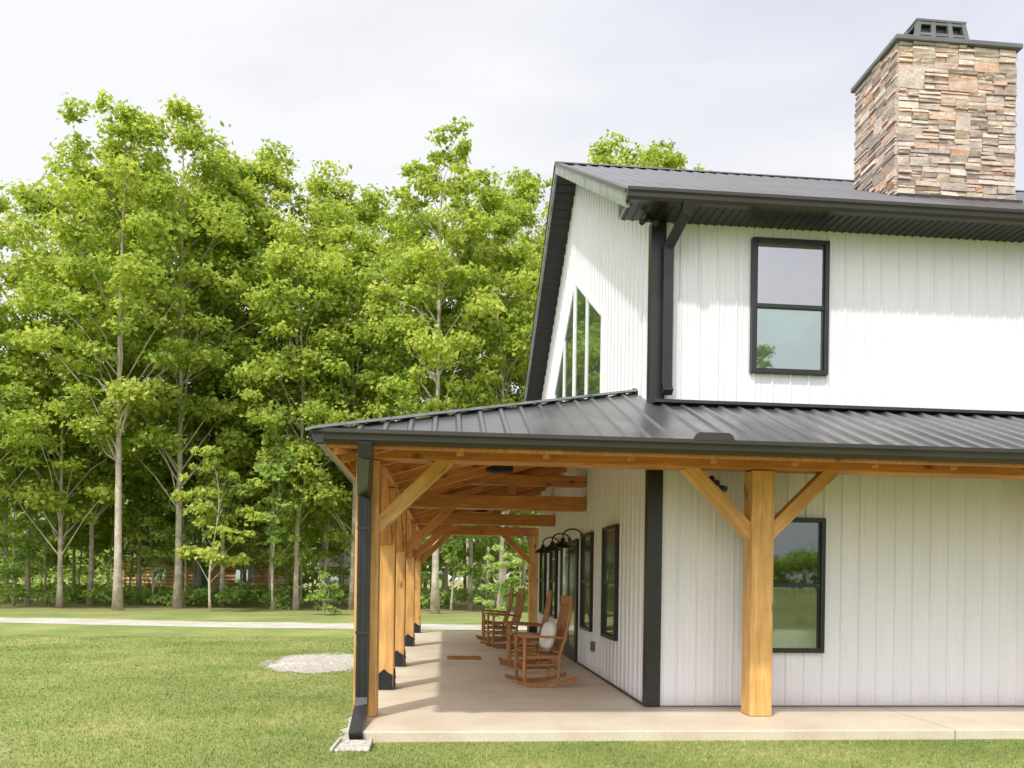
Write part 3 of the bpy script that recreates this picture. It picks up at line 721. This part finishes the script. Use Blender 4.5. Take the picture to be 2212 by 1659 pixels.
# ------------------------------------------------------------ rocking chair
def chair(x, y, rz, s, label):
    e = empty('rocking_chair', (x,y,.002), label, 'chair', 'rocking chairs on the porch')
    e.rotation_euler = (0,0,rz); e.scale = (s,s,s)
    def part(mb, name):
        o = mb.obj(name, M['chair'], None, bevel=.005); o.parent = e; return o
    rz_ = lambda xx: .001+xx*xx/2.5
    for sy in (-.27,.27):
        mb = MB()
        X = np.linspace(-.45,.40,15)
        for a,b_ in zip(X[:-1],X[1:]):
            mb.hexa([(a,sy-.018,rz_(a)),(b_,sy-.018,rz_(b_)),(b_,sy+.018,rz_(b_)),(a,sy+.018,rz_(a)),
                     (a,sy-.018,rz_(a)+.05),(b_,sy-.018,rz_(b_)+.05),(b_,sy+.018,rz_(b_)+.05),(a,sy+.018,rz_(a)+.05)])
        o = mb.obj('rocker', M['chair'], None); o.parent = e
        mb = MB(); mb.tube([(.24,sy,.06),(.25,sy,.25),(.25,sy,.42),(.25,sy,.64)],[.018,.026,.022,.024],10); part(mb,'leg')
        mb = MB(); mb.tube([(-.2,sy,.05),(-.21,sy,.25),(-.22,sy,.42)],[.018,.026,.022],10); part(mb,'leg')
        mb = MB(); P = [(-.3,.62),(-.1,.635),(.1,.645),(.3,.655),(.33,.65)]
        W = [.03,.035,.045,.05,.03]
        for k in range(4):
            (a,za),(b_,zb_) = P[k],P[k+1]
            mb.hexa([(a,sy-W[k],za),(b_,sy-W[k+1],zb_),(b_,sy+W[k+1],zb_),(a,sy+W[k],za),(a,sy-W[k],za+.025),(b_,sy-W[k+1],zb_+.025),(b_,sy+W[k+1],zb_+.025),(a,sy+W[k],za+.025)])
        o = mb.obj('armrest', M['chair'], None); o.parent = e
    mb = MB()
    for k in range(9):
        t = k/8; xx = -.22+.47*t; zz = .40+.05*t - .02*math.sin(math.pi*t)
        mb.box(xx-.026,xx+.026,-.27,.27,zz,zz+.018)
    mb.box(-.24,.27,-.285,-.25,.37,.41); mb.box(-.24,.27,.25,.285,.37,.41)
    part(mb,'seat')
    mb = MB()
    bx = lambda z: -.215-.16*((z-.4)/.78)-.03*math.sin(math.pi*(z-.4)/.78)
    for sy in (-.25,.25):
        Z = [.38,.6,.8,1.0,1.12]; mb.tube([(bx(z),sy,z) for z in Z],[.024,.022,.022,.02,.016],8)
    for k in range(7):
        sy = -.186+.062*k
        for za,zb_ in ((.47,.7),(.7,.93),(.93,1.1)):
            mb.bar((bx(za),sy,za),(bx(zb_),sy,zb_),.036,.014,up=(1,0,0))
    for za,zb_ in ((.44,.50),(1.07,1.18)):
        mb.bar((bx((za+zb_)/2),-.25,(za+zb_)/2),(bx((za+zb_)/2),.25,(za+zb_)/2),.03,zb_-za)
    part(mb,'backrest')
    mb = MB()
    mb.tube([(.245,-.27,.2),(.245,.27,.2)],[.014]*2,8); mb.tube([(.245,-.27,.3),(.245,.27,.3)],[.014]*2,8); mb.tube([(-.21,-.27,.22),(-.21,.27,.22)],[.014]*2,8)
    for sy in (-.27,.27): mb.tube([(-.21,sy,.19),(.245,sy,.19)],[.014]*2,8); mb.tube([(-.21,sy,.29),(.245,sy,.29)],[.014]*2,8)
    part(mb,'stretcher')
    return e
C1 = chair(1.34, 10.75, math.radians(186), 1.08, 'brown wooden rocking chair holding a white pillow, by the wall')
chair(1.38, 13.0, math.radians(178), 1.12, 'brown wooden slat rocking chair beside the porch door')
chair(1.27, 16.6, math.radians(188), 1.10, 'brown wooden rocking chair on the shaded concrete porch')
chair(1.20, 18.3, math.radians(181), 1.10, 'brown wooden rocking chair on the shaded concrete porch')
mb = MB(); nu, nv = 24, 12
for i in range(nv+1):
    ph = -math.pi/2+math.pi*i/nv
    for j in range(nu):
        t = 2*math.pi*j/nu; se = lambda q,p: math.copysign(abs(q)**p, q)
        mb.v.append((.085*math.sin(ph), .22*math.cos(ph)**.6*se(math.cos(t),.55) if math.cos(ph)>1e-6 else 0, .20*math.cos(ph)**.6*se(math.sin(t),.55) if math.cos(ph)>1e-6 else 0))
for i in range(nv):
    for j in range(nu): mb.f.append((i*nu+j,i*nu+(j+1)%nu,(i+1)*nu+(j+1)%nu,(i+1)*nu+j))
P_ = mb.obj('pillow', M['white'], None, True); tag(P_, 'white square pillow leaning on a rocking chair backrest', 'pillow')
P_.rotation_euler = (0, math.radians(14), math.radians(6)); P_.location = (1.46, 10.70, .71)

# ------------------------------------------------------------ trees
def quads_mesh(name, C, Nn, S, mat, seed, parent=None):
    rs = np.random.RandomState(seed); n = len(C)
    Nn = Nn/np.linalg.norm(Nn,axis=1,keepdims=True)
    R = rs.normal(size=(n,3)); A = np.cross(Nn,R); A /= np.linalg.norm(A,axis=1,keepdims=True); B = np.cross(Nn,A)
    S = S[:,None]; bend = Nn*S*.25
    V = np.empty((n,4,3)); V[:,0] = C-A*S*.62+bend*.5; V[:,1] = C-B*S*.40; V[:,2] = C+A*S*.62+bend*.5; V[:,3] = C+B*S*.40-bend
    me = bpy.data.meshes.new(name); me.vertices.add(n*4); me.vertices.foreach_set('co', V.reshape(-1))
    me.loops.add(n*4); me.loops.foreach_set('vertex_index', np.arange(n*4)); me.polygons.add(n)
    me.polygons.foreach_set('loop_start', np.arange(n)*4)
    try: me.polygons.foreach_set('loop_total', np.full(n,4))
    except Exception: pass
    me.update(calc_edges=True); me.materials.append(mat)
    return link(name, me, parent)
def clump_leaves(rs, c, rad, nl, flat=.6):
    d = rs.normal(size=(nl,3)); d /= np.linalg.norm(d,axis=1,keepdims=True)
    d[:,2] = np.where(d[:,2]<-.2, -d[:,2]*.6, d[:,2])
    q = rs.uniform(.2,1,(nl,1))**.6
    P = c + d*q*rad*np.array([1,1,flat]) + rs.normal(size=(nl,3))*.17*rad
    Nn = d*.6 + np.array([-.15,-.35,.6]) + rs.normal(size=(nl,3))*.6
    return P, Nn
def tree(px, d, Hh, R, cb, seed, mat='leaf', nclump=85, nleaf=150, ls=.20, tr=.2, label='tall green deciduous tree at the lawn edge', group='trees along the wood edge', lean=0., name='tree', twig=True, xy=None):
    u = (px-1106)/1640.; X = d*(.0872+.9962*u); Y = d*(.9962-.0872*u)
    if xy: X, Y = xy
    rs = np.random.RandomState(seed); e = empty(name, (X,Y,-.1), label, 'tree' if name=='tree' else 'shrub', group)
    mb = MB(); nz = 12; wob = rs.uniform(-1,1,4)
    def tp(z):
        t = z/Hh; return Vector((X+lean*z+.25*wob[0]*math.sin(t*5+wob[1]*3)*t*2, Y+.25*wob[2]*math.sin(t*4+wob[3]*3)*t*2, z-.12))
    zs_ = np.linspace(0,Hh*.93,nz); pts = [tp(z) for z in zs_]; rr = [max(.02, tr*(1.0-.93*(z/Hh)**.9)) for z in zs_]; rr[0] *= 1.35
    mb.tube(pts, rr, 9)
    P = []; Q = []; S = []
    lob = rs.uniform(0,6.3,3)
    for k in range(nclump):
        t = (k+rs.uniform(0,1))/nclump; t = t**.85; z = cb+(Hh-cb)*t
        env = (.55+.45*min(1,t/.3)) if t<.3 else max(.14,1-((t-.3)/.70)**2.4)**.6
        a = rs.uniform(0,6.283); env *= 1+.22*math.sin(2*a+lob[0]+z*.5)+.15*math.sin(3*a+lob[1]-z*.8)
        rad = R*env*math.sqrt(rs.uniform(.06,1.)); base = tp(z)
        c = np.array([base.x+rad*math.cos(a), base.y+rad*math.sin(a), z-.1+rs.uniform(-.4,.4)])
        cr = rs.uniform(.5,1.2)*(R/3.6)*(1.0 if t<.8 else .75)
        nl = int(nleaf*cr*cr*rs.uniform(.7,1.25)/ (R/3.6)**1.2)
        p_, n_ = clump_leaves(rs, c, cr, max(24,nl)); P.append(p_); Q.append(n_); S.append(rs.uniform(.7,1.35,len(p_))*ls)
        if rad > .5 and twig and rs.rand() < .5:
            zb_ = max(Hh*.18, z-rad*rs.uniform(.7,1.5)); b0 = tp(zb_); r0 = .34*tr*(1-.75*zb_/Hh)
            mid = (b0*.5+Vector(c)*.5)+Vector((0,0,.12*rad)); mid += Vector(rs.normal(size=3)*.12)
            mb.tube([b0,mid,Vector(c)], [r0,r0*.6,.012], 5, cap=False)
    mb.obj('trunk', M['bark'], e, True)
    quads_mesh('crown', np.concatenate(P), np.concatenate(Q), np.concatenate(S), M[mat], seed, e)
    return e
T = [ # px, dist, height, radius, crownbase, seed
 (255,33,21.9,3.3,7,1), (385,36,23.2,4.0,7,2), (60,38,20.8,4.1,5.5,3), (585,40,23.3,4.0,6,4), (700,42,23.4,3.9,5.5,5),
 (940,34,21.2,3.0,6,6), (1015,39,21.9,3.6,5,7), (1130,43,24.8,3.8,5,8), (815,44,23.4,4.0,5,9), (1310,40,24.5,3.8,8,10),
 (1420,42,25.2,3.4,9,11), (-70,33,14.5,3.4,4,12), (195,38,21.5,3.8,5,13), (480,39,22.6,3.9,5,14), (760,37,18,3.6,4.5,15),
 (640,36,17.5,3.4,5,16), (870,40,20.5,3.6,4.5,17), (1080,36,18.5,3.1,4.5,18), (130,35,13,3.0,4,19), (1200,46,22,3.4,6,20), (-150,38,19,3.8,4,22),
 (300,42,24.3,4.0,6,23), (430,44,24.2,4.0,5,24), (540,45,22.5,4.,4.5,25)]
for k,(px,d,Hh,R,cb,sd) in enumerate(T):
    tree(px, d, Hh, R, cb, sd*13+1, nclump=int(112*(Hh-cb)/15), nleaf=190, tr=.18 if k in (0,1,5) else .13)
for k,(px,d,Hh,R,cb) in enumerate([(455,33,7.0,1.8,2.0),(590,35,8.5,2.0,2.2),(330,40,9,2.4,2.2),(100,39,8,2.4,2.0),(700,38,8,2.2,1.8),(975,37,7,2.0,2),(1050,40,8,2.2,2),(30,36,7.5,2.2,1.8),(235,41,9,2.4,2.2),(520,42,9.5,2.5,2.2),(650,41,8.,2.4,1.8),(400,39,8.5,2.3,2.0),(170,43,9,2.5,2.0),(280,46,8,2.6,1.6),(60,45,9,2.8,1.6),(450,47,8,2.6,1.8),(600,47,8,2.6,1.6),(740,44,8.5,2.6,1.6)]):
    tree(px,d,Hh,R,cb,200+k,mat='leafdeep' if k%2 else 'leaf',nclump=36,nleaf=130,ls=.2,tr=.06,label='slender young tree in the shade of the wood',group='young trees at the wood edge')
tree(0,0,17.0,2.6,9,333,mat='leafdeep',tr=.2,label='lone green tree standing out on the open lawn',group=None,xy=(19.8,-30),nclump=50)
tree(1080,25.5,2.4,.95,.5,301,mat='leafbright',nclump=22,nleaf=420,ls=.10,tr=.03,label='bright green shrub beyond the end of the porch',group=None,name='shrub')
tree(700,31.5,1.6,.8,.2,305,mat='leafdeep',nclump=16,nleaf=300,ls=.11,tr=.03,label='low green shrub beside the gravel drive',group=None,name='shrub')
for k,(px,d,Hh) in enumerate([(160,44,15),(420,45,16),(620,46,15),(15,41,14),(840,43,15),(965,45,15),(1035,47,15),(300,47,16),(545,45,15),(735,47,15)]):
    tree(px,d,Hh,2.8,4.5,400+k,mat='leafdeep',nclump=42,nleaf=120,ls=.28,tr=.11,label='thin tree with a straight pale trunk in the wood',group='thin trees inside the wood')
def woods(name, regions, mat, ls, seed):
    rs = np.random.RandomState(seed); P=[];Q=[];S=[]
    for (x0,x1,y0,y1,z0,z1,n,nl,rad) in regions:
        for k in range(n):
            x = rs.uniform(x0,x1); y = rs.uniform(y0,y1); zt_ = z1*(.8+.2*math.sin(x*.35+1)*math.sin(x*.13)) ; z = z0+(zt_-z0)*rs.uniform(0,1)**.85
            p_,n_ = clump_leaves(rs,np.array([x,y,z]),rad*rs.uniform(.6,1.2),nl); P.append(p_);Q.append(n_);S.append(rs.uniform(.7,1.4,len(p_))*ls)
    o = quads_mesh(name, np.concatenate(P), np.concatenate(Q), np.concatenate(S), mat, seed); o['kind'] = 'stuff'; return o
woods('woods', [(-52,24,61,70,1,14,950,60,1.9), (-60,60,95,110,0,13,450,50,4.0)], M['leafbright'], .5, 50)
woods('woodland', [(-60,90,-150,-140,0,8,420,45,3.2),(-70,-60,-40,60,0,14,380,45,3.0)], M['leafdeep'], .8, 51)
woods('undergrowth', [(-34,14,37,52,0,.8,380,46,.7),(-40,-20,34,60,.2,3.5,120,60,1.3),(-22,-10,44,53,2.6,6.5,120,60,1.0)], M['leafdeep'], .2, 52)
mb = MB(); rs = random.Random(5)
for k in range(110):
    x = rs.uniform(-45,20); y = rs.uniform(60,72); mb.tube([(x,y,-.1),(x+rs.uniform(-.3,.3),y,7),(x+rs.uniform(-.6,.6),y,14)],[rs.uniform(.1,.2),.1,.04],6,cap=False)
o = mb.obj('woods_trunks', M['bark'], None, True); o['kind'] = 'stuff'

# ------------------------------------------------------------ far buildings
LC = empty('log_cabin', (-16.5,58,-.1), 'orange log cabin seen between the tree trunks', 'cabin')
mb = MB()
for k in range(10):
    z = .12+k*.26
    mb.tube([(-22.3,54.5,z),(-12.2,54.5,z)],[.14,.14],8)
    mb.tube([(-22.1,54.3,z+.02),(-22.1,59,z+.02)],[.14]*2,8); mb.tube([(-12.4,54.3,z+.02),(-12.4,59,z+.02)],[.14]*2,8)
mb.box(-22,-12.5,54.55,59,-.1,2.7)
mb.obj('wall', M['log'], LC)
mb = MB(); mb.hexa([(-22.8,53.8,2.6),(-11.7,53.8,2.6),(-11.7,56.8,3.7),(-22.8,56.8,3.7),(-22.8,53.8,2.72),(-11.7,53.8,2.72),(-11.7,56.8,3.82),(-22.8,56.8,3.82)])
mb.hexa([(-22.8,56.8,3.7),(-11.7,56.8,3.7),(-11.7,59.8,2.6),(-22.8,59.8,2.6),(-22.8,56.8,3.82),(-11.7,56.8,3.82),(-11.7,59.8,2.72),(-22.8,59.8,2.72)])
mb.obj('roof', M['farroof'], LC)
mb = MB(); mb.box(-17.4,-16.5,54.33,54.4,0,2.05); mb.box(-17.3,-16.6,54.30,54.33,1.1,1.9); mb.obj('door', M['greendoor'], LC)
for x in (-20.2,-14.6):
    mb = MB(); mb.box(x,x+1,54.33,54.39,.95,1.95); w = mb.obj('window', M['farwhite'], LC)
    for a in (.08,.54):
        mb = MB(); mb.box(x+a,x+a+.38,54.30,54.33,1.03,1.87); mb.obj('pane', GD, w)
WH = empty('white_house', (-7,62,-.1), 'pale grey house beyond the wood', 'house')
mb = MB(); mb.box(-9,-4.5,55,60,-.1,3.4); mb.poly([(-9,55,3.4),(-4.5,55,3.4),(-6.75,55,5.2)]); mb.obj('wall', M['farwhite'], WH)
mb = MB(); mb.hexa([(-9.4,54.6,3.1),(-6.75,54.6,5.25),(-6.75,60,5.25),(-9.4,60,3.1),(-9.4,54.6,3.25),(-6.75,54.6,5.4),(-6.75,60,5.4),(-9.4,60,3.25)])
mb.hexa([(-6.75,54.6,5.25),(-4.1,54.6,3.1),(-4.1,60,3.1),(-6.75,60,5.25),(-6.75,54.6,5.4),(-4.1,54.6,3.25),(-4.1,60,3.25),(-6.75,60,5.4)]); mb.obj('roof', M['farroof'], WH)
for a in (-8.2,-6.2):
    mb = MB(); mb.box(a,a+1,54.95,54.99,.9,2.2); mb.obj('window', GD, WH)

# ------------------------------------------------------------ grass blades
rs = np.random.RandomState(9)
n = 270000
y = 5.3+15*rs.uniform(0,1,n)**1.35; ang = rs.uniform(-.60,.72,n); x = y*np.tan(ang)
keep = ~((x>-.9)&(y>SY-.01)) & ~((x>-1.04)&(x<-.66)&(y>7.03)&(y<7.4)) & ~((x>-.96-.10*rs.rand(n))&(y>7.4)) & (((x-GPX)/(GRX*1.0))**2+((y-GPY)/(GRY*1.0))**2 > 1+.15*rs.rand(n)) 
x = x[keep]; y = y[keep]; n = len(x)
a = rs.uniform(0,6.283,n); h = rs.uniform(.012,.032,n); l = rs.normal(0,.4,(n,2))*h[:,None]; w_ = .0035+.0003*(y-5)
dx = np.cos(a)*w_; dy = np.sin(a)*w_; z = np.full(n,-.1)
V = np.empty((n,3,3)); V[:,0] = np.stack([x-dx,y-dy,z],1); V[:,1] = np.stack([x+dx,y+dy,z],1); V[:,2] = np.stack([x+l[:,0],y+l[:,1],z+h],1)
me = bpy.data.meshes.new('grass'); me.vertices.add(n*3); me.vertices.foreach_set('co', V.reshape(-1))
me.loops.add(n*3); me.loops.foreach_set('vertex_index', np.arange(n*3)); me.polygons.add(n); me.polygons.foreach_set('loop_start', np.arange(n)*3)
try: me.polygons.foreach_set('loop_total', np.full(n,3))
except Exception: pass
me.update(calc_edges=True); me.materials.append(M['grass']); o = link('grass', me); o['kind'] = 'stuff'

# ------------------------------------------------------------ light, sky
S = Vector((-.36,-.50,.88)).normalized()
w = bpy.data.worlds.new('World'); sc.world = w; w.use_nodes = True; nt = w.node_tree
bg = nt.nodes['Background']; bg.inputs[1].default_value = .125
sky = nt.nodes.new('ShaderNodeTexSky'); sky.sky_type = 'NISHITA'; sky.sun_disc = False
sky.sun_elevation = math.asin(S.z); sky.sun_rotation = math.atan2(S.x, S.y)
tc = nt.nodes.new('ShaderNodeTexCoord'); mp = nt.nodes.new('ShaderNodeMapping'); mp.inputs['Scale'].default_value = (1,1,2.2)
nt.links.new(tc.outputs['Generated'], mp.inputs[0])
n = noise(nt, 1.7, 5, .5, mp.outputs[0]); n.inputs['Distortion'].default_value = .6
sx = nt.nodes.new('ShaderNodeSeparateXYZ'); nt.links.new(tc.outputs['Generated'], sx.inputs[0])
ma = N(nt, 'ShaderNodeMath', operation='MULTIPLY_ADD'); nt.links.new(sx.outputs[0], ma.inputs[0]); ma.inputs[1].default_value = -.42; nt.links.new(n.outputs[0], ma.inputs[2])
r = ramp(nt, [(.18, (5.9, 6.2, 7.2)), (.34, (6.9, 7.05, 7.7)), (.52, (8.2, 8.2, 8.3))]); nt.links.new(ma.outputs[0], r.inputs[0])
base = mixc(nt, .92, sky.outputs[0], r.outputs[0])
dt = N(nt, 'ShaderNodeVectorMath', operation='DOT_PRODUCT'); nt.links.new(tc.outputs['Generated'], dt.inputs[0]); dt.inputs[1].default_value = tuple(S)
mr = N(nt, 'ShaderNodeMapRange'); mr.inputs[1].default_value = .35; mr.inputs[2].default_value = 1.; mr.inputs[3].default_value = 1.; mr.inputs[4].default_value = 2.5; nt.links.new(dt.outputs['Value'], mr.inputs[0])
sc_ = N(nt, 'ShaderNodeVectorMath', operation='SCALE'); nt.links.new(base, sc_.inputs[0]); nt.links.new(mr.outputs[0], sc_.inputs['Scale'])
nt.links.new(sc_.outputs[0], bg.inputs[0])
sl = bpy.data.lights.new('sun', 'SUN'); sl.energy = 3.1; sl.angle = math.radians(2.0); sl.color = (1, .955, .88)
so = bpy.data.objects.new('sun', sl); col.objects.link(so); so.rotation_euler = (-S).to_track_quat('-Z','Y').to_euler(); so.location = (-10,-15,25)

# ------------------------------------------------------------ camera
cam = bpy.data.cameras.new('camera'); cam.sensor_width = 36; cam.lens = 26.69; cam.shift_y = .1906; cam.clip_end = 2000; cam.clip_start = .05
co = bpy.data.objects.new('camera', cam); col.objects.link(co)
yaw = math.radians(5.0); F = Vector((math.sin(yaw),math.cos(yaw),0)); R = Vector((math.cos(yaw),-math.sin(yaw),0)); Z = Vector((0,0,1)); ro = .014
cx_ = R*math.cos(ro)+Z*math.sin(ro); cy_ = -R*math.sin(ro)+Z*math.cos(ro)
Mx = Matrix((cx_, cy_, -F)).transposed().to_4x4(); Mx.translation = Vector((0,0,1.5)); co.matrix_world = Mx
sc.camera = co
